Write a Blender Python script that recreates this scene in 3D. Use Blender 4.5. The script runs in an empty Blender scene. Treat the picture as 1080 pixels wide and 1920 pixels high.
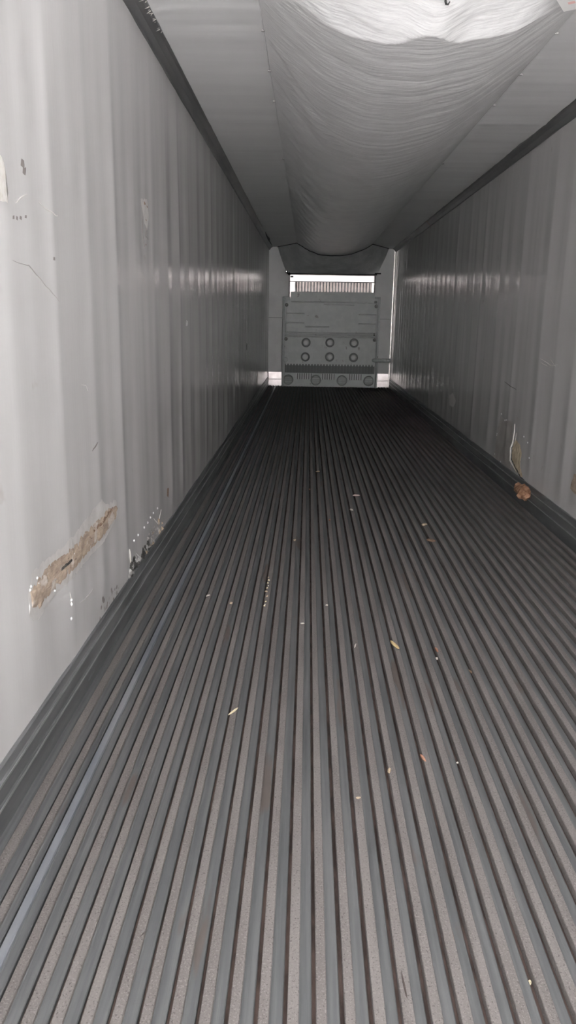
import bpy, bmesh, math, random
from mathutils import Vector, Matrix, noise
random.seed(7)
S = bpy.context.scene
SKY, SUN, FLASH = .025, 12.0, 17.0         # sun comes over the trailer's nose and lights the yard and the pale building added unseen behind the open end
COL = S.collection
W, H, D, KH = 2.49, 2.70, 15.985, 0.177      # inner width, ceiling, front wall, kick plate height
REAR = -1.8                                  # the open rear doorway

# ------------------------------------------------------------------ camera
cd = bpy.data.cameras.new('camera'); cam = bpy.data.objects.new('camera', cd); COL.objects.link(cam)
cd.sensor_fit = 'HORIZONTAL'; cd.sensor_width = 36; cd.lens = 36 * 1444.53 / 1080
cd.clip_start = 0.02; cd.clip_end = 200
r, u, f = Vector((0.9995247, 0.02593154, 0.016671)), Vector((-0.02251969, 0.24487082, 0.96929415)), Vector((-0.02105305, 0.96920887, -0.24533841))
cam.matrix_world = Matrix(((r.x, u.x, -f.x, 0.8055), (r.y, u.y, -f.y, 0.0), (r.z, u.z, -f.z, 1.366), (0, 0, 0, 1)))
S.camera = cam

# ------------------------------------------------------------------ world: overcast daylight entering by the open rear end
w = bpy.data.worlds.new('world'); S.world = w; w.use_nodes = True
bg = w.node_tree.nodes['Background']; WN, WK = w.node_tree.nodes, w.node_tree.links
sky = WN.new('ShaderNodeTexSky'); sky.sky_type = 'NISHITA'; sky.sun_disc = False; sky.sun_elevation = math.radians(54); sky.sun_rotation = math.radians(-38)
sky.dust_density = 2; sky.air_density = 1.0; sky.ozone_density = 1.0
hsv = WN.new('ShaderNodeHueSaturation'); hsv.inputs['Saturation'].default_value = .12; WK.new(sky.outputs[0], hsv.inputs['Color']); WK.new(hsv.outputs[0], bg.inputs[0])
bg.inputs[1].default_value = SKY
sl = bpy.data.lights.new('sun', 'SUN'); sl.energy = SUN; sl.angle = math.radians(2); sl.color = (1.0, .985, .985)
so = bpy.data.objects.new('sun', sl); COL.objects.link(so); so.rotation_euler = (Vector((math.sin(math.radians(-38)), math.cos(math.radians(-38)), math.tan(math.radians(54))))).to_track_quat('Z', 'Y').to_euler()
pl = bpy.data.lights.new('daylight_portal', 'AREA'); pl.shape = 'RECTANGLE'; pl.size = W; pl.size_y = H; pl.cycles.is_portal = True
po = bpy.data.objects.new('daylight_portal', pl); COL.objects.link(po); po.location = (W/2, REAR + 0.01, H/2); po.rotation_euler = (math.radians(90), 0, 0)
fl = bpy.data.lights.new('phone_flash', 'POINT'); fl.energy = FLASH; fl.shadow_soft_size = .006; fl.color = (1.0, .99, .985)
fo_ = bpy.data.objects.new('phone_flash', fl); COL.objects.link(fo_); fo_.location = (.8055+.006, -.012, 1.366+.018)      # the phone's own lamp beside its lens
S.view_settings.view_transform = 'Standard'; S.view_settings.look = 'None'; S.view_settings.gamma = 1
S.view_settings.use_curve_mapping = False
S.view_settings.exposure = 2.66

# ------------------------------------------------------------------ materials
def sock(n, *names):
    for k in names:
        if k in n.inputs: return n.inputs[k]
def mat(name, c1, c2=None, rough=0.5, metal=0.0, scale=8.0, stretch=(1,1,1), bump=0.0, bscale=None, bstretch=None,
        detail=4, lo=0.4, hi=0.6, spots=None, spec=0.5, rvar=0.0, bdist=0.01):
    m = bpy.data.materials.new(name); m.use_nodes = True; nt = m.node_tree; N = nt.nodes; L = nt.links
    b = N['Principled BSDF']; b.inputs['Roughness'].default_value = rough; b.inputs['Metallic'].default_value = metal
    sock(b, 'Specular IOR Level').default_value = spec
    tc = N.new('ShaderNodeNewGeometry')
    def nz(sc, st, det=detail):
        mp = N.new('ShaderNodeMapping'); mp.inputs['Scale'].default_value = st; L.new(tc.outputs['Position'], mp.inputs['Vector'])
        t = N.new('ShaderNodeTexNoise'); t.inputs['Scale'].default_value = sc; t.inputs['Detail'].default_value = det
        L.new(mp.outputs[0], t.inputs['Vector']); return t
    c2 = c2 or c1
    t = nz(scale, stretch); rp = N.new('ShaderNodeValToRGB'); L.new(t.outputs['Fac'], rp.inputs['Fac'])
    rp.color_ramp.elements[0].position = lo; rp.color_ramp.elements[1].position = hi
    rp.color_ramp.elements[0].color = (*c1, 1); rp.color_ramp.elements[1].color = (*c2, 1)
    out = rp.outputs['Color']
    for sp in (spots or []):                     # (colour, scale, threshold, stretch)
        t2 = nz(sp[1], sp[3] if len(sp) > 3 else (1,1,1), 3); r2 = N.new('ShaderNodeValToRGB'); L.new(t2.outputs['Fac'], r2.inputs['Fac'])
        r2.color_ramp.elements[0].position = sp[2]; r2.color_ramp.elements[1].position = sp[2] + 0.05
        mx = N.new('ShaderNodeMix'); mx.data_type = 'RGBA'
        L.new(r2.outputs['Color'], mx.inputs['Factor']); L.new(out, mx.inputs['A']); mx.inputs['B'].default_value = (*sp[0], 1)
        out = mx.outputs['Result']
    L.new(out, b.inputs['Base Color'])
    if rvar:
        mr = N.new('ShaderNodeMapRange'); mr.inputs['To Min'].default_value = rough - rvar; mr.inputs['To Max'].default_value = rough + rvar
        L.new(t.outputs['Fac'], mr.inputs['Value']); L.new(mr.outputs[0], b.inputs['Roughness'])
    if bump:
        tb = nz(bscale or scale * 3, bstretch or stretch); bp = N.new('ShaderNodeBump')
        bp.inputs['Strength'].default_value = bump; bp.inputs['Distance'].default_value = bdist
        L.new(tb.outputs['Fac'], bp.inputs['Height']); L.new(bp.outputs[0], b.inputs['Normal'])
    return m
M = {}
M['wall'] = mat('wall_liner', (.60,.592,.588), (.65,.642,.638), rough=.19, scale=3, stretch=(1,1,.25), bump=.15, bscale=60, bstretch=(1,1,.1), bdist=.002,
                spots=[((.57,.55,.535), 9, .70, (1,.8,.8))])
M['front'] = mat('front_wall', (.78,.78,.77), (.83,.83,.82), rough=.5, scale=4, bump=.1, bscale=80, bdist=.002)
M['ceil'] = mat('ceiling_sheet', (.84,.835,.835), (.87,.865,.865), rough=.5, scale=2, stretch=(.3,3,1), bump=.25, bscale=5, bstretch=(.5,3,1), bdist=.006)
M['chute'] = mat('chute_fabric', (.78,.775,.775), (.83,.825,.825), rough=.34, scale=4, bump=.45, bscale=14, bstretch=(.6,3.4,.6), bdist=.007)
M['rail'] = mat('rail_metal', (.17,.17,.175), (.22,.215,.215), rough=.42, metal=.3, scale=5, stretch=(1,.3,1), spots=[((.22,.14,.09), 6, .68, (1,.5,1))])
M['rib'] = mat('rib_top', (.168,.154,.147), (.20,.185,.177), rough=.75, metal=0, spec=.2, scale=3, stretch=(6,.6,1), bump=.7, bscale=300, bstretch=(1,.6,1), bdist=.002, detail=3,
               spots=[((.235,.22,.21), 230, .57), ((.115,.104,.10), 210, .60), ((.25,.19,.155), 7, .74, (2,.6,1)), ((.16,.15,.14), 90, .72)])
M['ribblue'] = mat('rib_worn', (.23,.25,.28), (.30,.31,.33), rough=.45, metal=.3, scale=3, stretch=(6,.6,1), bump=.3, bscale=260, bdist=.0012)
M['chan'] = mat('channel_metal', (.110,.115,.118), (.142,.146,.147), rough=.65, metal=0, spec=.25, scale=4, stretch=(14,.35,1), bump=.35, bscale=30, bstretch=(14,.12,1), bdist=.0015,
                spots=[((.125,.108,.10), 4, .64, (3,.4,1))])
M['groove'] = mat('groove_dirt', (.045,.032,.028), (.10,.07,.06), rough=.85, scale=20, stretch=(2,.5,1), bump=.4, bscale=90)
M['kick'] = mat('kick_plate', (.16,.165,.17), (.24,.245,.25), rough=.42, metal=.4, scale=5, stretch=(1,.25,2), bump=.3, bscale=30, bstretch=(1,.2,3), bdist=.002,
                spots=[((.25,.26,.27), 22, .66, (1,.2,1))])
M['kickedge'] = mat('kick_edge', (.42,.43,.43), (.55,.56,.56), rough=.35, metal=.6, scale=10)
M['alu'] = mat('bright_aluminium', (.60,.55,.535), (.70,.655,.64), rough=.31, metal=1.0, scale=10, bump=.1, bscale=12, bdist=.004)
M['bulk'] = mat('bulkhead_plastic', (.60,.625,.61), (.66,.68,.665), rough=.42, scale=7, bump=.15, bscale=50, bdist=.002, spots=[((.38,.36,.35), 9, .66)])
M['bulkd'] = mat('bulkhead_ring', (.25,.262,.255), rough=.5)
M['bulkl'] = mat('bulkhead_boss', (.74,.75,.74), (.80,.80,.79), rough=.4)
M['dark'] = mat('dark_recess', (.03,.03,.03), rough=.8)
M['grill'] = mat('grille_grey', (.20,.21,.205), rough=.6); M['grillbar'] = mat('grille_bar', (.25,.26,.255), rough=.5)
M['bumper'] = mat('bumper_grey', (.44,.455,.445), rough=.5)
M['screw'] = mat('steel_screw', (.75,.73,.70), rough=.22, metal=1)
M['curtain'] = mat('curtain_fabric', (.48,.49,.49), (.56,.56,.56), rough=.6, scale=6, bump=.6, bscale=8, bstretch=(1,1,2), bdist=.02)
M['tan'] = mat('exposed_core', (.50,.40,.31), (.36,.28,.22), rough=.8, scale=22, stretch=(1,.5,2), bump=.8, bscale=55, bdist=.006, lo=.38, hi=.62,
               spots=[((.16,.11,.09), 30, .66, (1,.5,2)), ((.60,.54,.49), 16, .58, (1,.6,1))])
M['cream'] = mat('smeared_sealant', (.53,.515,.50), (.58,.565,.55), rough=.5, scale=20, bump=.4, bscale=50, bdist=.003)
M['caulk'] = mat('caulk_bead', (.74,.72,.69), (.66,.63,.58), rough=.5, scale=60)
M['rivet'] = mat('rivet_metal', (.92,.92,.92), rough=.3, metal=.4)
M['tar'] = mat('tar', (.035,.033,.032), (.09,.085,.08), rough=.5, scale=60, bump=.5, bscale=100)
M['torn'] = mat('torn_metal', (.34,.33,.32), (.55,.54,.53), rough=.45, metal=.4, scale=60, bump=.6, bscale=80)
M['mark'] = mat('scuff_light', (.68,.66,.63), rough=.6)
M['markd'] = mat('scuff_dark', (.22,.20,.19), rough=.7)
M['plate'] = mat('patch_plate', (.38,.355,.34), (.43,.41,.39), rough=.42, scale=10)
M['core'] = mat('pale_core', (.66,.57,.42), (.52,.43,.30), rough=.8, scale=26, bump=.6, bscale=50, bdist=.005)
M['foam'] = mat('orange_foam', (.30,.15,.085), (.46,.27,.17), rough=.9, scale=30, bump=.8, bscale=60, lo=.4, hi=.6)
M['straw'] = mat('straw', (.68,.58,.36), (.78,.70,.50), rough=.7, scale=80)
M['wood'] = mat('wood_splinter', (.50,.36,.18), (.68,.52,.28), rough=.7, scale=60, stretch=(1,.2,1))
M['tanchip'] = mat('tan_chip', (.48,.38,.27), (.58,.47,.34), rough=.8, scale=80)
M['redchip'] = mat('rust_chip', (.36,.17,.11), (.46,.25,.17), rough=.8, scale=80)
M['brownchip'] = mat('brown_chip', (.20,.13,.09), (.28,.19,.13), rough=.8, scale=80)
M['palechip'] = mat('pale_chip', (.74,.70,.64), (.66,.60,.54), rough=.7, scale=80)
M['pinkchip'] = mat('pink_chip', (.70,.55,.52), rough=.7)
M['twig'] = mat('dark_twig', (.07,.055,.05), rough=.8)
M['paper'] = mat('paper', (.86,.85,.83), rough=.5)
M['inkblue'] = mat('ink_blue', (.16,.36,.62), rough=.5)
M['inkred'] = mat('ink_pink', (.85,.55,.52), rough=.5)
M['shell'] = mat('outer_shell', (.75,.75,.75), rough=.4)
M['leaf'] = mat('door_leaf', (.40,.40,.40), (.44,.44,.44), rough=.5, scale=3)
M['bounce_facade'] = mat('bounce_facade', (.66,.655,.655), (.70,.69,.69), rough=.8, scale=.5)
M['ground'] = mat('yard_concrete', (.66,.655,.655), (.73,.725,.725), rough=.9, scale=1.5, bump=.3, bscale=30)

# ------------------------------------------------------------------ helpers
class MB:
    def __init__(s): s.v, s.f = [], []
    def quad(s, a, b, c, d):
        n = len(s.v); s.v += [a, b, c, d]; s.f.append((n, n+1, n+2, n+3)); return s
    def box(s, x0, x1, y0, y1, z0, z1):
        n = len(s.v); s.v += [(x, y, z) for x in (x0, x1) for y in (y0, y1) for z in (z0, z1)]
        s.f += [tuple(n+i for i in q) for q in ((0,1,3,2),(4,6,7,5),(0,4,5,1),(2,3,7,6),(0,2,6,4),(1,5,7,3))]; return s
    def prism_y(s, prof, y0, y1, closed=True, cap=True):      # profile of (x, z) swept along y
        n = len(s.v); k = len(prof); s.v += [(x, y0, z) for x, z in prof] + [(x, y1, z) for x, z in prof]
        for i in range(k if closed else k-1):
            j = (i+1) % k; s.f.append((n+i, n+j, n+k+j, n+k+i))
        if closed and cap: s.f += [tuple(n+i for i in range(k))[::-1], tuple(n+k+i for i in range(k))]
        return s
    def prism_x(s, prof, x0, x1):                              # profile of (y, z) swept along x
        n = len(s.v); k = len(prof); s.v += [(x0, y, z) for y, z in prof] + [(x1, y, z) for y, z in prof]
        for i in range(k): j = (i+1) % k; s.f.append((n+i, n+j, n+k+j, n+k+i))
        s.f += [tuple(n+i for i in range(k))[::-1], tuple(n+k+i for i in range(k))]; return s
    def poly(s, pts, axis, a, b):                              # outline swept along an axis from a to b
        def P(p, t): return {'x': (t, p[0], p[1]), 'y': (p[0], t, p[1]), 'z': (p[0], p[1], t)}[axis]
        n = len(s.v); k = len(pts); s.v += [P(p, a) for p in pts] + [P(p, b) for p in pts]
        for i in range(k): j = (i+1) % k; s.f.append((n+i, n+j, n+k+j, n+k+i))
        s.f += [tuple(n+i for i in range(k))[::-1], tuple(n+k+i for i in range(k))]; return s
    def rings(s, rings, cap=True):
        n = len(s.v); k = len(rings[0])
        for r_ in rings: s.v += r_
        for i in range(len(rings)-1):
            for j in range(k):
                a = n+i*k+j; b = n+i*k+(j+1) % k; s.f.append((a, b, b+k, a+k))
        if cap: s.f += [tuple(n+j for j in range(k))[::-1], tuple(n+(len(rings)-1)*k+j for j in range(k))]
        return s
    def lathe_y(s, cx, cz, prof, seg=24, half=None):           # prof of (radius, y); axis along y
        return s.rings([[(cx+rr*math.cos(2*math.pi*j/seg), yy, cz+rr*math.sin(2*math.pi*j/seg)) for j in range(seg)] for rr, yy in prof])
    def tube(s, pts, rad, seg=8):
        rs = []; pts = [Vector(p) for p in pts]
        for i, p in enumerate(pts):
            t = (pts[min(i+1, len(pts)-1)] - pts[max(i-1, 0)]).normalized()
            a = t.orthogonal().normalized() if abs(t.z) > .9 else t.cross(Vector((0,0,1))).normalized(); b = t.cross(a)
            rr = rad[i] if isinstance(rad, (list, tuple)) else rad
            rs.append([tuple(p + (a*math.cos(2*math.pi*j/seg) + b*math.sin(2*math.pi*j/seg))*rr) for j in range(seg)])
        return s.rings(rs)
    def build(s, name, m, parent=None, smooth=False, bevel=0, props=None, loc=None):
        me = bpy.data.meshes.new(name); me.from_pydata(s.v, [], s.f); me.materials.append(M[m]); me.update()
        bm = bmesh.new(); bm.from_mesh(me); bmesh.ops.recalc_face_normals(bm, faces=bm.faces); bm.to_mesh(me); bm.free()
        if smooth: me.polygons.foreach_set('use_smooth', [True]*len(me.polygons))
        o = bpy.data.objects.new(name, me); COL.objects.link(o)
        if parent:
            o.parent = parent
            if parent.type == 'EMPTY': o.location = -Vector(parent.location)
        if bevel:
            b = o.modifiers.new('bevel', 'BEVEL'); b.width = bevel; b.segments = 2; b.limit_method = 'ANGLE'
        for k, v in (props or {}).items(): o[k] = v
        return o
ST = {'kind': 'structure'}
def grid(nx, ny, fn):
    m = MB(); m.v = [fn(i/(nx-1), j/(ny-1)) for i in range(nx) for j in range(ny)]
    m.f = [(i*ny+j, (i+1)*ny+j, (i+1)*ny+j+1, i*ny+j+1) for i in range(nx-1) for j in range(ny-1)]
    return m
def thing(name, label, cat, loc=(0,0,0), group=None):
    o = bpy.data.objects.new(name, None); COL.objects.link(o); o.location = loc; o.empty_display_size = .1
    o['label'] = label; o['category'] = cat
    if group: o['group'] = group
    return o

# ------------------------------------------------------------------ side walls
rndL = [random.uniform(.55, 1.35) for _ in range(60)]; rndR = [random.uniform(.55, 1.35) for _ in range(60)]
def corr(Y, z, side):
    """inward bulge of the liner: pinned on the posts, dished between them"""
    y0, p, rn = (2.93-.405*8, .405, rndL) if side == 0 else (5.38-.36*16, .36, rndR)
    k = (Y - y0)/p; i = int(math.floor(k)); t = k - i
    a = .0068*(rn[i]*(1-t) + rn[i+1]*t)
    c = (2*t-1)**2
    top = min(1, max(0, (H-.05-z)/.7)); fade = .25+.75*top
    n1 = noise.noise(Vector((Y*2.1+side*31, z*.35, 3.3))); n2 = noise.noise(Vector((Y*7.5+side*11, z*.5, 9.1)))
    n3 = noise.noise(Vector((Y*.9, z*1.3, 5.5+side)))
    lowd = math.exp(-((z-.25)/.22)**2) * noise.noise(Vector((Y*6, z*6, 1.7+side)))
    k_ = .25 + .75*min(1, max(0, (z-KH)/.16))
    return ((a*c)*fade + .007*n1*fade + .0034*n2*fade + .004*n3 + .004*lowd)*k_
def wall(side):
    X = 0 if side == 0 else W; sg = 1 if side == 0 else -1
    ny, nz = 900, 44
    def fn(u_, v_):
        Y = REAR + (D-REAR+.12)*u_; z = .15 + (H+.02-.15)*v_
        return (X + sg*(corr(Y, z, side)-.004), Y, z)
    m = grid(ny, nz, fn)
    o = m.build('wall_left' if side == 0 else 'wall_right', 'wall', smooth=True, props=ST)
    # outer skin of the same wall
    s = MB(); xo = -.07 if side == 0 else W+.07
    s.box(min(xo, X-sg*.02), max(xo, X-sg*.02), REAR, D+.12, -.12, H+.1)
    s.build('outer_skin', 'shell', o)
    return o
WL, WR = wall(0), wall(1)

# kick plates along the floor: extruded strip with two thin raised edges
for side in (0, 1):
    def X(d): return d if side == 0 else W-d
    prof = [(-.02, -.03), (.006, -.03), (.006, .064), (.012, .068), (.012, .074), (.006, .078), (.006, .129), (.012, .132), (.012, .138), (.006, .142), (.006, KH-.004), (.002, KH), (-.02, KH)]
    o = MB().prism_y([(X(a), b) for a, b in prof], REAR, D-.002).build('baseboard_left' if side == 0 else 'baseboard_right', 'kick', props=ST)
    for z in (.071, .135):
        MB().box(min(X(.0115), X(.0132)), max(X(.0115), X(.0132)), REAR, D-.004, z-.0035, z+.0035).build('edge_strip', 'kickedge', o)

# ceiling sheet, roof skin
def cfn(u_, v_):
    x = -.05 + (W+.1)*u_; Y = REAR + (D+.12-REAR)*v_
    return (x, Y, H + .0042*noise.noise(Vector((x*.5, Y*6, 0))) + .0015*noise.noise(Vector((x*.8, Y*15, 0))) + .006*noise.noise(Vector((x*.6, Y*1.3, 4))))
CE = grid(26, 800, cfn).build('ceiling', 'ceil', smooth=True, props=ST)
MB().box(-.07, W+.07, REAR, D+.12, H+.03, H+.1).build('roof_skin', 'shell', CE)

# dark cove rails where wall meets ceiling
for k, side in enumerate((0, 1)):
    def X(d): return d if side == 0 else W-d
    prof = [(-.01, H-.06), (.008, H-.0595), (.016, H-.050), (.03, H-.030), (.052, H-.012), (.066, H-.006), (.066, H+.01), (-.01, H+.01)]
    o = MB().prism_y([(X(a), b) for a, b in prof], REAR, D-.01).build('trim_%d' % (k+1), 'rail', props=ST)
    bv = o.modifiers.new('bevel', 'BEVEL'); bv.width = .002
# bright aluminium corner angle at the front right corner
MB().box(W-.028, W-.008, D-.028, D-.003, KH*.1, H-.01).build('trim_3', 'alu', props=ST, bevel=.002)
# rear door frame
fr = MB(); fr.box(-.12, -.0, REAR-.1, REAR, -.12, H+.12); fr.box(W, W+.12, REAR-.1, REAR, -.12, H+.12); fr.box(-.12, W+.12, REAR-.1, REAR, H, H+.14)
fr.build('trim_4', 'shell', props=ST)

# ------------------------------------------------------------------ floor: ribbed extrusion
FL = MB().box(-.02, W+.02, REAR-.05, D+.1, -.12, -.025).build('floor', 'groove', props=ST)
X0, P = 0.0305, 0.0587
MB().prism_y([(.0, -.026), (.0, -.008), (.026, -.009), (.031, -.012), (.031, -.026)], REAR, D-.006).build('channel_plate', 'chan', FL)
ribs_mesh = {}
def rib_prof(wd): return [(0, -.026), (0, -.002), (.0015, 0), (wd-.0015, 0), (wd, -.002), (wd, -.026)]
for k in range(42):
    x = X0 + P*k; wd = .023 + random.uniform(-.0012, .0012)
    if k == 0: x, wd = .037, .028
    if k == 1: x, wd = .104, .021
    if k == 2: x, wd = .1525, .021
    key = 'ribblue' if k == 2 else 'rib'
    zt = random.uniform(-.0012, .0008)
    MB().prism_y([(x+a, b+zt) for a, b in rib_prof(wd)], REAR, D-.004).build('rib', key, FL)
    x1 = (X0 + P*(k+1)) if k not in (0, 1) else (.104, .1525)[k]
    if k == 41: x1 = W
    c0, c1 = x+wd-.001, min(x1-.009 + random.uniform(-.001, .001), W)
    if c1 - c0 > .008:
        mid = (c0+c1)/2
        MB().prism_y([(c0, -.026), (c0, -.012), (c0+.004, -.0135), (mid, -.0128+random.uniform(-.0006, .0006)), (c1-.002, -.0125), (c1, -.0145), (c1, -.026)], REAR, D-.006).build('channel_plate', 'chan', FL)

# yard outside the open end
MB().box(-40, 40, -60, 30, -1.45, -1.25).build('ground', 'ground', props=ST)

# pale building added across the yard, unseen, to bounce sun into the trailer
bl = MB(); bl.box(-20, 5, -26, -17, -1.25, 6)
bo = bl.build('bounce_building', 'bounce_facade'); bo['kind'] = 'structure'

# ------------------------------------------------------------------ front wall with blower opening
FW = MB()
ox0, ox1, oz0, oz1 = .415, 2.10, 1.50, 2.19
FW.box(-.02, ox0, D, D+.06, -.03, H+.02); FW.box(ox1, W+.02, D, D+.06, -.03, H+.02)
FW.box(ox0, ox1, D, D+.06, -.03, oz0); FW.box(ox0, ox1, D, D+.06, oz1, H+.02)
FWo = FW.build('wall_front', 'front', props=ST)
MB().box(.0, .33, D-.004, D+.001, 1.345, 1.352).build('seam', 'bulkd', FWo)
MB().box(2.17, W, D-.004, D+.001, 1.352, 1.359).build('seam', 'bulkd', FWo)
for name, a, b in (('left', .012, .30), ('right', 2.17, W-.03)):
    t = MB().box(a, b, D-.012, D-.001, .135, .275).build('trim_5' if name == 'left' else 'trim_6', 'alu', props=ST, bevel=.002)
    MB().box(a, b, D-.026, D-.001, .0, .127).build('kick_plate', 'alu', t, bevel=.002)

# cooling unit behind the opening
cu = thing('cooling_unit', 'bright metal blower outlet with upright fins above the grey bulkhead', 'cooling unit', ((ox0+ox1)/2, D+.1, 1.5))
hs = MB(); yb = D+.30
hs.box(ox0-.02, ox1+.02, yb, yb+.02, 1.45, 2.22); hs.box(ox0-.02, ox0-.002, D+.062, yb, 1.45, 2.22); hs.box(ox1+.002, ox1+.02, D+.062, yb, 1.45, 2.22)
hs.box(ox0-.02, ox1+.02, D+.062, yb, 2.2, 2.22); hs.box(ox0-.02, ox1+.02, D+.062, yb, 1.45, 1.47); hs.build('housing', 'alu', cu)
MB().box(ox0, ox1, D+0.075, D+0.090, 2.065, 2.187).build('top_band', 'alu', cu, bevel=.002)
MB().box(ox0, ox1, D+0.067, D+0.077, 2.052, 2.066).build('band_lip', 'kick', cu)
MB().box(ox0+.002, ox0+.10, D+0.075, D+0.090, 1.5, 2.05).build('end_plate', 'alu', cu, bevel=.002)
for i in range(25):
    x = .545 + i*.0615
    MB().poly([(x, D+0.085), (x+.018, D+0.067), (x+.036, D+0.085), (x+.036, D+0.105), (x, D+0.105)], 'z', 1.6, 2.052).build('fin', 'alu', cu)
MB().box(ox1-.05, ox1, D+0.075, D+0.090, 1.5, 2.052).build('end_plate', 'alu', cu)
MB().box(ox0+.11, ox1-.05, D+0.110, D+0.115, 1.5, 2.052).build('backing', 'kick', cu)
MB().box(ox0+.01, ox0+.07, D+0.065, D+0.075, 2.135, 2.165).build('latch', 'dark', cu)

# ------------------------------------------------------------------ bulkhead panel
yf = 15.80
bk = thing('bulkhead_panel', 'large grey moulded plastic bulkhead standing at the far end of the trailer', 'bulkhead', (1.25, yf+.05, 0))
MB().box(.30, 2.205, yf+.035, yf+.15, 0.0, 1.735).build('back_plate', 'bulk', bk, bevel=.006)
# channel bead round the outside
for x0, x1 in ((.285, .33), (2.172, 2.217)):
    MB().box(x0, x1, yf-.045, yf+.05, .0, 1.755).build('side_bead', 'bulk', bk, bevel=.016)
MB().box(.285, .43, yf-.03, yf+.05, 1.72, 1.755).build('top_bead', 'bulk', bk, bevel=.01)
MB().box(2.10, 2.217, yf-.03, yf+.05, 1.745, 1.78).build('top_bead', 'bulk', bk, bevel=.01)
up = MB(); up.poly([(.352, 1.08), (2.15, 1.08), (2.15, 1.70), (2.10, 1.70), (2.095, 1.86), (1.45, 1.862), (1.0, 1.853), (.445, 1.853), (.443, 1.69), (.352, 1.69)], 'y', yf+.004, yf+.045)
up.build('upper_panel', 'bulk', bk, bevel=.008)
for i in range(40):
    x = .47 + i*.0408
    if x < 2.07: MB().box(x, x+.022, yf-.006, yf+.004, 1.815, 1.845).build('tooth', 'bulk', bk)
for z, x0, x1 in ((1.665, .46, 2.08), (1.44, .36, .72), (1.26, .36, .72), (1.44, 1.80, 2.15), (1.26, 1.80, 2.15), (1.187, .74, 1.22), (1.62, 1.1, 1.7)):
    MB().prism_x([(yf+.006, z-.016), (yf-.020, z-.004), (yf-.020, z+.004), (yf+.006, z+.012)], x0, x1).build('moulded_line', 'bulk', bk)
for z in (1.062, 1.03, .998):
    MB().prism_x([(yf+.03, z-.012), (yf-.024, z-.006), (yf-.024, z+.004), (yf+.03, z+.009)], .34, 2.155).build('cross_bar', 'bulk', bk)
MB().box(.345, 2.16, yf+.006, yf+.045, .455, .985).build('lower_panel', 'bulk', bk, bevel=.008)
for x, z in ((.765, .875), (1.242, .882), (1.726, .882), (.757, .592), (1.246, .60), (1.725, .596)):
    ring = MB(); ring.rings([[(x+rr*math.cos(2*math.pi*j/28), yy, z+rr*math.sin(2*math.pi*j/28)) for j in range(28)] for rr, yy in
                  ((.092, yf+.008), (.088, yf-.008), (.078, yf-.013), (.066, yf-.010), (.060, yf+.004))], cap=False)
    ro = ring.build('ring', 'bulkd', bk, smooth=True)
    MB().lathe_y(x, z, [(.052, yf+.008), (.050, yf-.010), (.040, yf-.016), (.012, yf-.018)], 24).build('boss', 'bulkl', ro, smooth=True)
for x, z in ((.365, 1.598), (2.138, 1.598), (.362, .94), (2.131, .947)):
    sc = MB().lathe_y(x, z, [(.036, yf+.01), (.034, yf-.006), (.024, yf-.010)], 18).build('washer', 'bulkd', bk)
    MB().lathe_y(x+.004, z+.006, [(.022, yf-.008), (.020, yf-.020), (.010, yf-.026)], 16).build('screw', 'screw', sc, smooth=True)
MB().box(2.105, 2.135, yf-.006, yf+.006, 1.03, 1.075).build('catch', 'dark', bk)
MB().box(2.095, 2.15, yf-.004, yf+.006, 1.655, 1.70).build('catch', 'bulkd', bk)
# half round lug on the left and the bar reaching the right wall
MB().lathe_y(.355, .532, [(.05, yf+.01), (.046, yf-.012), (.03, yf-.018)], 20).build('lug', 'bulk', bk, smooth=True)
pts = [(2.095, yf-.03, .548)] + [(2.12+.34*i/12, yf-.03, .550+.004*math.sin(i*2.1)) for i in range(13)]
MB().tube(pts, [.018] + [.036+.006*(i % 2) for i in range(13)], 10).build('locking_bar', 'bulk', bk, smooth=True)
# return air grille
MB().box(.345, 2.155, yf+.02, yf+.04, .275, .455).build('grille_back', 'grill', bk)
for i in range(30):
    x = .36 + i*.0605
    MB().poly([(x, .458), (x+.042, .458), (x+.034, .425), (x+.008, .425)], 'y', yf-.002, yf+.022).build('tooth', 'bulk', bk)
    MB().box(x+.014, x+.022, yf+.008, yf+.02, .276, .425).build('grille_bar', 'grillbar', bk)
MB().box(.345, 2.16, yf+.004, yf+.05, .012, .276).build('base_panel', 'bulk', bk, bevel=.004)
for g0, n in ((.575, 7), (1.085, 6), (1.63, 6)):
    for i in range(n):
        MB().box(g0+i*.046, g0+i*.046+.022, yf-.008, yf+.006, .15, .268).build('vent_rib', 'bulkl', bk, bevel=.003)
        MB().box(g0+i*.046+.024, g0+i*.046+.040, yf+.0, yf+.0045, .15, .268).build('vent_slot', 'grill', bk)
for x in (.419, .978, 1.508, 2.047):
    bu = MB().lathe_y(x, .135, [(.108, yf+.008), (.106, yf-.026), (.096, yf-.034), (.086, yf-.014), (.084, yf-.010)], 28).build('bumper', 'bumper', bk, smooth=False)
    for dz in (-.035, 0, .035):
        MB().box(x-.07, x+.07, yf-.024, yf-.011, .135+dz-.006, .135+dz+.006).build('bumper_bar', 'bulk', bu, bevel=.003)

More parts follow.
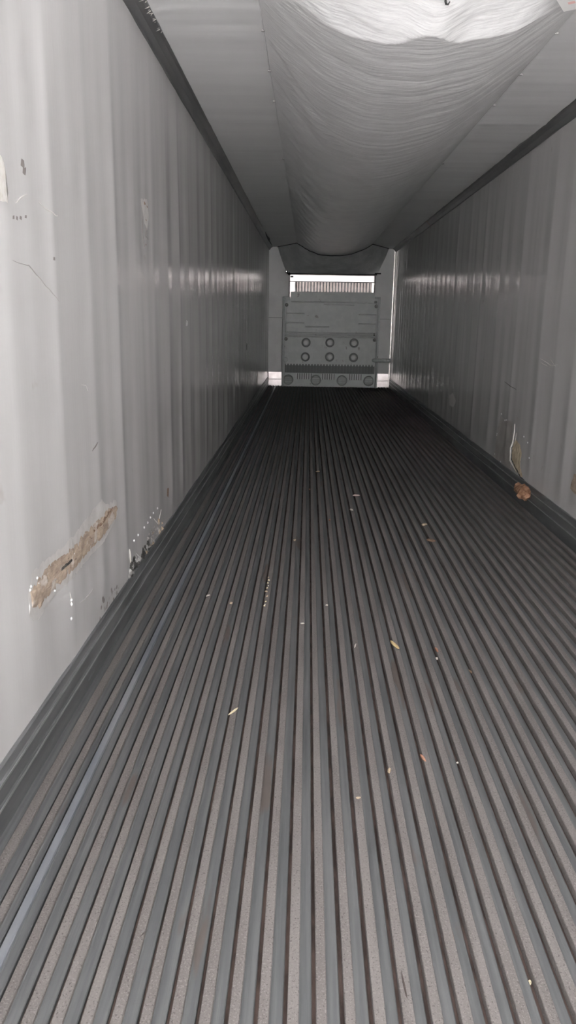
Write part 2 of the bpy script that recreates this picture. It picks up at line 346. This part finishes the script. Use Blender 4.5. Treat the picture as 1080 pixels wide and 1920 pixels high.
# ------------------------------------------------------------------ air chute hanging from the ceiling
SL, SR, YC, YE = .56, 1.95, 3.40, 15.0
staples_l = [4.14 + .62*i for i in range(18)]; staples_r = [4.14 + .64*i for i in range(17)]
ac = thing('air_chute', 'sagging pale grey fabric air duct hung along the middle of the ceiling', 'air duct', (1.25, 9, H))
def sm(a, b, t):
    t = min(1, max(0, (t-a)/(b-a))); return t*t*(3-2*t)
def chute_z(x, Y):
    uu = (x-(SL+SR)/2)/((SR-SL)/2)
    prof = max(0, 1-uu*uu)**.9 * (1 - .10*uu)
    sag = .30 - .075*sm(4, 13, Y)
    yc = YC - .13*math.exp(-((x-1.245)/.095)**2) + .025*noise.noise(Vector((x*7, 2, 2)))
    ramp = 1.0 if Y >= yc else max(0, 1-(yc-Y)/.80)
    if Y > yc: ramp = 1 - .012*(1-sm(yc, yc+.5, Y))
    z = -sag*prof*ramp
    env = min(1, prof*2.2)
    # diagonal folds running off each staple
    q_ = 0
    for ys in staples_l:
        if Y-ys < -.3 or Y-ys > 2.2: continue
        for sl, amp in ((.20, .024), (.36, .018), (.10, .012)):
            dx = (x-SL) - sl*(Y-ys); t = Y-ys
            if t > 0: q_ += amp*math.exp(-(dx/(.022+.02*t))**2)*math.exp(-t/1.0)*min(1, t*6)
    for ys in staples_r:
        t = Y-ys
        if t < -.6 or t > .8: continue
        dx = (SR-x) + .55*t
        if t < 0: q_ += .006*math.exp(-(dx/.03)**2)*math.exp(t/.35)
    z += q_*env
    arcs = noise.noise(Vector((x*1.4, (Y + .35*uu*uu)*9, 2))) * .0030 + noise.noise(Vector((x*2.4, (Y+.4*uu*uu)*20, 8)))*.0022
    z += arcs*env*(1-.5*sm(6, 12, Y))
    z += .012*noise.noise(Vector((x*2.2, Y*.5, 6)))*env + .010*noise.noise(Vector((x*6, Y*.25, 16)))*env
    if Y < yc: z += (.006*noise.noise(Vector((x*7, Y*6, 3))) + .0018*noise.noise(Vector((x*26, Y*20, 3))))*env
    return H - .004 + z
def chf(u_, v_):
    x = SL + (SR-SL)*u_
    v2 = v_
    Y = 2.55 + (YE-2.55)*(v2**1.15)
    return (x, Y, chute_z(x, Y))
MC = grid(120, 900, chf).build('duct_fabric', 'chute', ac, smooth=True)
for s_, lst in ((SL, staples_l), (SR, staples_r)):
    for ys in (lst[0], lst[1], lst[2], lst[5]):
        MB().box(s_-.012, s_+.012, ys-.006, ys+.006, H-.010, H-.002).build('staple', 'torn', ac)
# welt along each seam
for s_ in (SL, SR):
    MB().tube([(s_+.004*noise.noise(Vector((0, y*2, s_))), y, H-.003) for y in [2.6+.2*i for i in range(62)]], .004, 6).build('seam_welt', 'chute', ac, smooth=True)
# dark hook and tie at the mouth
hz = chute_z(1.266, 3.10)
MB().tube([(1.262, 3.08, hz+.02), (1.264, 3.095, hz-.008), (1.268, 3.105, hz-.012), (1.276, 3.108, hz-.013), (1.280, 3.10, hz-.006)], [.002, .004, .004, .003, .002], 8).build('hook', 'dark', ac, smooth=True)
# end curtain from the duct mouth down to the blower outlet
def cur(u_, v_):
    x0 = .56 + (1.95-.56)*u_
    xt = .169 + (2.342-.169)*u_
    if .2 < u_ < .8: xt = SL + (SR-SL)*(u_-.2)/.6
    elif u_ <= .2: xt = .169 + (SL-.169)*u_/.2
    else: xt = SR + (2.342-SR)*(u_-.8)/.2
    yt = 15.0 if .2 < u_ < .8 else 15.0 + .85*(abs(u_-.5)-.3)/.2
    zt = chute_z(xt, 14.98) - .002 if SL < xt < SR else H - .006
    xb = .365 + (2.125-.365)*u_; ybt = 15.80; zb = 2.195 + .006*noise.noise(Vector((u_*8, 1, 1)))
    s = v_
    fold = .030*math.sin(math.pi*s)*noise.noise(Vector((u_*5, s*2.5, 4))) + .022*math.sin(math.pi*s)*noise.noise(Vector((u_*3+s*3, s, 14)))
    return (xt*(1-s)+xb*s, yt*(1-s)+ybt*s, zt*(1-s)+zb*s + fold - .02*math.sin(math.pi*s))
grid(70, 24, cur).build('end_curtain', 'curtain', ac, smooth=True)
top = [Vector(cur(i/60, 0)) + Vector((0, -.006, -.004)) for i in range(61)]
MB().tube([tuple(p) for p in top], .007, 6).build('hem_shadow', 'dark', ac, smooth=True)  # edge shadow along the curtain's upper hem, drawn as a dark tube
MB().tube([tuple(Vector(cur(i/30, 1)) + Vector((0, -.004, 0))) for i in range(31)], .012, 6).build('bottom_hem', 'dark', ac, smooth=True)
for x, z in ((.355, 2.225), (.405, 2.19)): MB().lathe_y(x, z, [(.028, 15.80), (.024, 15.77), (.012, 15.765)], 12).build('clip', 'dark', ac)
MB().box(2.08, 2.20, 15.77, 15.80, 2.205, 2.23).build('clip', 'dark', ac)
MB().lathe_y(.352, 2.228, [(.012, 15.768), (.010, 15.76)], 10).build('clip_screw', 'screw', ac)
# dark side jambs of the outlet
MB().box(ox0-.014, ox0, D-.010, D+.01, 1.76, 2.19).build('side_jamb', 'dark', FWo)
MB().box(ox1, ox1+.012, D-.010, D+.01, 1.76, 2.19).build('side_jamb', 'dark', FWo)

# torn gap in the ceiling corner at the far left, frayed fibres on the near left rail
MB().tube([(.075, 13.2, H-.012), (.072, 13.8, H-.018), (.078, 14.2, H-.02), (.07, 14.6, H-.014), (.075, 15.5, H-.01)], [.004, .012, .022, .012, .004], 8).build('torn_gap', 'dark', CE, smooth=True)
fb = MB()
for i in range(46):
    y = 3.62 + random.random()*.55; x = .052 + random.uniform(-.006, .016); L_ = random.uniform(.01, .035)
    a = Vector((x, y, H-.008)); dr = Vector((-random.uniform(.2, .9), random.uniform(-.8, .9), -random.uniform(.1, .4))).normalized()
    fb.tube([tuple(a), tuple(a+dr*L_*.5+Vector((0, .002, 0))), tuple(a+dr*L_)], [.0022, .0015, .0006], 5)
fb.build('frayed_fibre', 'caulk', CE, props={'kind': 'stuff'})

# ------------------------------------------------------------------ wall damage (children of the walls)
def wx(side, Y, z, off):
    d = corr(Y, z, side) - .004 + off
    return d if side == 0 else W-d
def patch(side, outline, off, name, m, parent, rough=.004, seed=1, jag=.012, step=.02):
    """irregular skin following the wall, standing off by `off`, with a feathered rim"""
    pts = []
    n = len(outline)
    for i in range(n):
        a, b = outline[i], outline[(i+1) % n]; L_ = math.hypot(b[0]-a[0], b[1]-a[1]); k = max(1, int(L_/step))
        for j in range(k):
            t = j/k; yy = a[0]+(b[0]-a[0])*t; zz = a[1]+(b[1]-a[1])*t
            pts.append((yy + jag*noise.noise(Vector((yy*40, zz*40, seed))), zz + jag*noise.noise(Vector((yy*40, zz*40, seed+7)))))
    bm = bmesh.new(); vs = [bm.verts.new((0, p[0], p[1])) for p in pts]; bm.faces.new(vs)
    bmesh.ops.triangulate(bm, faces=bm.faces[:])
    for _ in range(3):
        es = [e for e in bm.edges if e.calc_length() > step*1.3]
        if not es: break
        bmesh.ops.subdivide_edges(bm, edges=es, cuts=1); bmesh.ops.triangulate(bm, faces=bm.faces[:])
    for v in bm.verts:
        h = off if not v.is_boundary else .0006
        v.co.x = wx(side, v.co.y, v.co.z, h + (0 if v.is_boundary else rough*noise.noise(Vector((v.co.y*45, v.co.z*70, seed)))))
    me = bpy.data.meshes.new(name); bm.to_mesh(me); bm.free(); me.materials.append(M[m])
    o = bpy.data.objects.new(name, me); COL.objects.link(o); o.parent = parent
    me.polygons.foreach_set('use_smooth', [True]*len(me.polygons)); return o
def rivet(side, Y, z, parent, rad=.006):
    x = wx(side, Y, z, 0); sg = 1 if side == 0 else -1
    m = MB(); m.rings([[(x+sg*h, Y+rr*math.cos(2*math.pi*j/10), z+rr*math.sin(2*math.pi*j/10)) for j in range(10)] for rr, h in ((rad, -.002), (rad*.95, .002), (rad*.6, .004), (rad*.15, .005))])
    m.build('rivet', 'rivet', parent, smooth=True)
def scratch(side, pts, parent, m='mark', rad=.0018, name='scratch'):
    k = []
    for i in range(len(pts)-1):
        for j in range(5):
            t = j/5; Y = pts[i][0]*(1-t)+pts[i+1][0]*t; z = pts[i][1]*(1-t)+pts[i+1][1]*t
            z += .004*noise.noise(Vector((Y*20, z*20, 3))); k.append((wx(side, Y, z, .0008), Y, z))
    Y, z = pts[-1]; k.append((wx(side, Y, z, .0008), Y, z))
    MB().tube(k, [rad*(.3+.7*math.sin(math.pi*min(1, max(0, (i+.5)/len(k))))) for i in range(len(k))], 5).build(name, m, parent)
# long gouge on the left wall
patch(0, [(2.11, .56), (2.16, .615), (2.45, .605), (2.78, .635), (2.95, .655), (3.03, .61), (3.18, .60), (3.20, .53), (3.0, .48), (2.7, .475), (2.4, .47), (2.17, .455), (2.11, .50)], .0018, 'sealant_smear', 'cream', WL, .0015, 3)
patch(0, [(2.13, .57), (2.30, .588), (2.52, .585), (2.79, .589), (3.05, .592), (3.17, .578), (3.15, .52), (2.97, .500), (2.70, .497), (2.47, .492), (2.31, .487), (2.20, .486), (2.14, .515)], .005, 'exposed_core', 'tan', WL, .006, 5)
patch(0, [(2.40, .540), (2.46, .552), (2.53, .548), (2.50, .530), (2.43, .528)], .009, 'gouge', 'tar', WL, .004, 9, jag=.006, step=.012)
patch(0, [(2.72, .55), (2.88, .575), (3.10, .585), (3.06, .565), (2.86, .552)], .009, 'gouge', 'brownchip', WL, .004, 19, jag=.012, step=.012)
patch(0, [(2.055, 1.64), (2.05, 1.77), (2.145, 1.76), (2.165, 1.65)], .0025, 'sealant_smear', 'caulk', WL, .002, 21)
for Y, z in ((2.198, .585), (2.205, .566), (2.141, .578), (2.131, .570), (2.359, .485), (2.55, .553)): rivet(0, Y, z, WL, .0055)
for Y, z in ((3.504, .321), (3.599, .322), (3.726, .326), (3.819, .326), (3.903, .332), (3.99, .334), (4.095, .334), (2.50, .40), (2.50, .385), (2.49, .335)): rivet(0, Y, z, WL, .0065)
scratch(0, [(3.39, .313), (3.40, .28), (3.413, .241)], WL, 'caulk', .006, 'caulk_bead')
scratch(0, [(2.49, .43), (2.50, .40), (2.50, .375)], WL, 'caulk', .002)
scratch(0, [(4.0, .30), (4.1, .245), (4.2, .30)], WL, 'mark', .004)
for i in range(44):
    a = random.random()**1.3; Y = 3.40+.46*a; z = KH+.004+random.random()**1.8*.085*(1-a*.5); s = random.uniform(.008, .034)*(1-.4*(z-KH)/.08)
    patch(0, [(Y-s, z-s*.6), (Y+s*.2, z-s), (Y+s, z), (Y+s*.3, z+s), (Y-s*.7, z+s*.7)], random.uniform(.004, .012), 'tar_lump', random.choice(('tar', 'tar', 'tar', 'torn')), WL, .006, i, jag=.026, step=.012)
for i in range(34):
    Y = 3.72+.5*random.random(); z = KH+.004+random.random()**1.4*.085; s = random.uniform(.006, .018)
    patch(0, [(Y-s, z-s*.6), (Y+s*.2, z-s), (Y+s, z), (Y+s*.3, z+s), (Y-s*.7, z+s*.7)], random.uniform(.004, .012), 'torn_shred', random.choice(('torn', 'torn', 'caulk', 'tanchip')), WL, .006, 60+i, jag=.024, step=.012)
for i in range(26):
    a = random.random(); Y = 2.86+.32*a; z = KH+.002+random.random()**1.6*.075; s = random.uniform(.004, .012)
    patch(0, [(Y-s, z-s*.6), (Y+s*.2, z-s), (Y+s, z), (Y+s*.3, z+s), (Y-s*.7, z+s*.7)], .0015, 'tar_stain', 'markd', WL, .001, 90+i, jag=.01, step=.012)
# puncture column higher up the left wall
patch(0, [(3.90, 1.90), (4.05, 1.92), (4.08, 1.84), (4.03, 1.77), (3.97, 1.80)], .0015, 'scuff', 'cream', WL, .001, 31)
for Y, z, s in ((3.985, 1.888, .016), (4.04, 1.88, .010), (4.0, 1.815, .012), (3.99, 1.70, .007)): patch(0, [(Y-s, z-s*.5), (Y+s, z-s*.6), (Y+s, z+s*.4), (Y-s, z+s*.8)], .003, 'puncture', 'brownchip', WL, .002, int(s*999), jag=.006, step=.01)
scratch(0, [(3.93, 1.83), (3.92, 1.75), (3.96, 1.68)], WL, 'markd', .0018); scratch(0, [(4.03, 1.80), (3.98, 1.74), (4.05, 1.73)], WL, 'markd', .0018)
# curved scratches by the near left edge
scratch(0, [(2.225, 1.655), (2.27, 1.675), (2.32, 1.69)], WL); scratch(0, [(2.42, 1.685), (2.50, 1.668), (2.58, 1.665)], WL)
scratch(0, [(2.17, 1.50), (2.30, 1.498), (2.42, 1.455), (2.55, 1.40)], WL, 'plate', .0016)
for Y, z in ((2.30, 1.768), (2.31, 1.752)): patch(0, [(Y-.012, z-.008), (Y+.01, z-.01), (Y+.012, z+.012), (Y-.008, z+.01)], .001, 'scuff', 'markd', WL, .0005, 44, jag=.006, step=.01)
for Y, z in ((2.20, 1.615), (2.23, 1.617), (2.26, 1.622), (2.30, 1.628), (2.52, 1.53)): patch(0, [(Y-.009, z-.004), (Y+.007, z-.004), (Y+.009, z+.005), (Y-.006, z+.005)], .001, 'scuff', 'markd', WL, .0005, 45, jag=.004, step=.01)
patch(0, [(5.19, 1.30), (5.25, 1.295), (5.27, 1.33), (5.21, 1.335)], .004, 'chipped_spot', 'rivet', WL, .002, 51, jag=.01, step=.015)
patch(0, [(10.30, .93), (10.42, .94), (10.45, 1.02), (10.34, 1.03)], .003, 'scuff', 'tar', WL, .001, 52)
scratch(0, [(2.86, .86), (2.90, .875), (2.93, .885)], WL, 'markd', .003)
patch(0, [(4.40, .33), (4.44, .32), (4.45, .37), (4.41, .38)], .002, 'scuff', 'brownchip', WL, .001, 53)
scratch(0, [(2.76, 1.12), (2.82, 1.11), (2.84, 1.09)], WL, 'cream', .002)
scratch(0, [(2.60, .35), (2.72, .335), (2.78, .34)], WL, 'cream', .0018)
# right wall: patch plate with a torn, taped edge and exposed core
patch(1, [(6.85, KH+.002), (6.80, .40), (6.74, .56), (6.30, .56), (6.28, .38), (6.30, .25), (6.22, KH+.002)], .002, 'patch_plate', 'plate', WR, .0006, 61, jag=.004)
patch(1, [(6.20, .45), (6.05, .42), (5.99, .36), (6.02, .27), (5.90, .19), (5.98, KH+.002), (6.12, .20), (6.24, .26), (6.25, .38)], .004, 'exposed_core', 'core', WR, .005, 62)
scratch(1, [(6.25, .56), (6.24, .50), (6.26, .40), (6.30, .36), (6.29, .25), (6.20, .225), (6.10, .20)], WR, 'caulk', .009, 'caulk_bead')
scratch(1, [(6.18, .50), (6.19, .43), (6.21, .38)], WR, 'caulk', .004, 'caulk_bead')
scratch(1, [(6.24, .38), (6.26, .27), (6.10, .225), (5.96, KH+.004), (5.86, KH+.002)], WR, 'tar', .007, 'tear')
for Y, z in ((6.72, .585), (6.56, .55), (6.50, .56), (6.80, .40), (6.80, .385), (6.82, .215), (6.60, KH+.01), (5.97, .50), (5.86, .47), (5.76, .37)): rivet(1, Y, z, WR, .009)
patch(1, [(4.84, .33), (4.80, .44), (4.70, .45), (4.70, .33)], .002, 'stain', 'tan', WR, .001, 63)
scratch(1, [(5.72, 1.105), (5.6, 1.09), (5.48, 1.07), (5.33, 1.085)], WR, 'mark', .0035); scratch(1, [(5.70, 1.08), (5.55, 1.06)], WR, 'mark', .003); scratch(1, [(5.50, 1.11), (5.36, 1.07)], WR, 'mark', .003)
scratch(1, [(4.92, 1.275), (4.75, 1.265)], WR, 'markd', .003)
scratch(1, [(6.7, .86), (6.3, .83)], WR, 'markd', .003)
patch(1, [(8.9, .40), (9.2, .38), (9.25, .50), (9.0, .55), (8.8, .48)], .0015, 'scuff', 'cream', WR, .001, 64)

# ------------------------------------------------------------------ paper label near the ceiling at the top right
lb = thing('paper_label', 'white printed paper label hanging by the right seam of the air duct', 'label', (1.764, 3.278, 2.50))
A = Vector((1.741, 3.305, 2.50)); e1 = Vector((-.5, -.86, .03)).normalized(); e2 = Vector((.86, -.5, .03)).normalized()
def sheet(a0, a1, b0, b1, off, m, name, th=.0008):
    n = e1.cross(e2).normalized();
    if n.z > 0: n = -n
    p = [A+e2*a+e1*b+n*off for a, b in ((a0, b0), (a1, b0), (a1, b1), (a0, b1))]
    mb = MB(); k = len(mb.v); mb.v = [tuple(v) for v in p] + [tuple(v+n*th) for v in p]
    mb.f = [(0,1,2,3), (4,7,6,5), (0,4,5,1), (1,5,6,2), (2,6,7,3), (3,7,4,0)]; return mb.build(name, m, lb)
sheet(0, .20, 0, .26, 0, 'paper', 'sheet')
sheet(.02, .18, .11, .17, .0009, 'inkblue', 'printed_block', .0003)
sheet(.02, .12, .195, .215, .0009, 'inkblue', 'printed_line', .0003)
sheet(.03, .055, .055, .075, .0009, 'inkred', 'printed_mark', .0003)

# ------------------------------------------------------------------ debris on the floor
def chan_z(x):
    k = int(round((x-X0)/P - .2)); xr = X0+P*k
    if xr-.002 <= x <= xr+.026: return .001
    return -.0115 if x > xr else -.020
def chip(name, label, cat, x, y, L_, Wd, h, ang, m, seed, group=None, z=None):
    L_ *= .88; Wd *= .85; rnd = random.Random(seed); n = 9; z0 = chan_z(x) if z is None else z
    out = []
    for i in range(n):
        a = 2*math.pi*i/n; rr = rnd.uniform(.75, 1.12)
        out.append((math.cos(a)*L_/2*rr, math.sin(a)*Wd/2*rr))
    ca, sa = math.cos(ang), math.sin(ang)
    mb = MB(); R_ = lambda p, s, zz: (x+(p[0]*ca-p[1]*sa)*s, y+(p[0]*sa+p[1]*ca)*s, z0+zz+rnd.uniform(-.12, .12)*h*(zz > 0))
    mb.rings([[R_(p, .85, 0) for p in out], [R_(p, 1, h*.5) for p in out], [R_(p, .7, h) for p in out]])
    o = mb.build(name, m); o['label'] = label; o['category'] = cat
    if group: o['group'] = group
    return o
R = math.radians
chips = [
 ('straw_sliver', 'pale straw sliver lying across a floor rib left of centre, the nearest light one', 'straw', .570, 2.478, .085, .009, .005, R(62), 'straw'),
 ('wood_splinter', 'golden pointed wood splinter, largest fleck in the middle of the ribbed floor', 'splinter', 1.207, 3.09, .125, .020, .008, R(108), 'wood'),
 ('wood_chip', 'tan oval chip in the dark groove, with a second pale fleck nearer', 'chip', 1.088, 2.133, .030, .013, .007, R(80), 'tanchip'),
 ('rust_chip', 'reddish brown curled chip on a rib right of centre', 'chip', 1.204, 2.211, .050, .013, .006, R(105), 'redchip'),
 ('corn_kernel', 'yellow kernel in the groove at the bottom right of the floor', 'kernel', 1.315, 1.376, .013, .010, .007, R(80), 'straw'),
 ('wood_chip', 'farther of the two tan chips in the dark floor before the right wall damage', 'chip', 1.627, 5.11, .07, .035, .012, R(40), 'tanchip'),
 ('brown_chip', 'dark brown chip just nearer than the tan one on the right floor half', 'chip', 1.614, 4.721, .08, .035, .012, R(150), 'brownchip'),
 ('plastic_chip', 'pinkish white chip far down the middle of the floor', 'chip', 1.215, 5.963, .07, .022, .010, R(10), 'pinkchip'),
 ('plastic_chip', 'white chip just nearer and left of the pinkish one', 'chip', 1.151, 5.487, .05, .022, .010, R(120), 'palechip'),
 ('rust_chip', 'rust brown flake with a white end right of the wood splinter', 'chip', 1.382, 3.05, .06, .014, .007, R(95), 'redchip'),
 ('plastic_chip', 'small white fleck touching the rust brown flake', 'chip', 1.377, 3.005, .020, .016, .008, R(10), 'palechip'),
 ('brown_chip', 'small brown chip farthest to the right of the wood splinter', 'chip', 1.493, 2.892, .045, .012, .007, R(120), 'brownchip'),
 ('straw_sliver', 'thin pale straw left of the golden wood splinter', 'straw', 1.037, 3.072, .055, .007, .004, R(80), 'palechip'),
 ('plastic_chip', 'tiny white fleck on a rib above and left of the wood splinter', 'chip', .926, 3.544, .018, .012, .006, R(20), 'palechip'),
 ('plastic_chip', 'tiny pale fleck between the floor centre and the crumb trail', 'chip', .809, 3.306, .022, .010, .005, R(10), 'palechip'),
 ('wood_chip', 'tan chip left of the crumb trail', 'chip', .457, 3.54, .030, .018, .007, R(70), 'tanchip'),
 ('wood_chip', 'pale tan chip left of the floor centre, nearest the left wall', 'chip', .332, 3.636, .035, .014, .006, R(50), 'palechip'),
 ('twig', 'thin dark twig lying along a rib at the bottom of the floor', 'twig', 1.039, 1.338, .085, .0045, .004, R(93), 'twig'),
 ('dark_flake', 'black flake on the wide rib beside the left wall', 'flake', .058, 2.06, .040, .009, .003, R(75), 'tar'),
 ('wood_chip', 'tan smear-like flake on a rib near the tan oval chip', 'chip', .982, 1.991, .020, .012, .003, R(20), 'tanchip'),
 ('plastic_chip', 'tiny pale grain right of the reddish curled chip', 'chip', 1.317, 2.223, .010, .008, .005, R(20), 'palechip'),
 ('foil_fleck', 'shiny silver fleck on a rib at the lower left of the floor', 'fleck', .461, 1.454, .028, .004, .003, R(60), 'screw'),
 ('wood_chip', 'farthest tan fleck on the floor, toward the bulkhead', 'chip', .922, 6.908, .05, .024, .009, R(30), 'tanchip'),
 ('rust_chip', 'reddish fleck far down the floor, left of the farthest tan one', 'chip', .839, 6.24, .05, .02, .008, R(30), 'redchip'),
 ('wood_chip', 'tan fleck on a rib at the middle distance left of centre', 'chip', .748, 4.661, .04, .02, .008, R(70), 'tanchip'),
 ('rust_chip', 'small rust fleck at the middle distance near the floor centre', 'chip', .983, 5.181, .05, .015, .007, R(80), 'redchip'),
]
for i, c in enumerate(chips):
    chip(c[0], c[1], c[2], c[3], c[4], c[5], c[6], c[7], c[8], c[9], i+3)
for i in range(11):
    y = 3.50 + i*.043 + random.uniform(-.02, .02); s = random.uniform(.005, .017)
    chip('crumb', 'pale crumbs trailing along one rib left of the floor centre', 'crumb', .623+random.uniform(-.004, .006), y, s*1.3, s*.7, .005, random.random()*3, random.choice(('palechip', 'straw', 'tanchip')), 200+i, 'pale crumbs along a rib', z=.001)
# orange foam chunk by the right wall
fc = MB(); rg = []
for i in range(8):
    t = i/7; rr = .72*(.030, .062, .070, .058, .066, .050, .056, .022)[i]
    rg.append([(min(W-.016, W-.050+rr*math.cos(a)*(1+.5*noise.noise(Vector((i*1.7, a*2, 1))))), 5.70+.30*(t-.5)+.035*noise.noise(Vector((a*3, i, 2))), max(-.008, .125+rr*math.sin(a)*(1.0+.6*noise.noise(Vector((a*2, i*1.9, 5)))))) for a in [2*math.pi*j/11 for j in range(11)]])
fo = fc.rings(rg).build('foam_chunk', 'foam'); fo['label'] = 'torn orange brown foam chunk at the foot of the damaged right wall'; fo['category'] = 'foam'
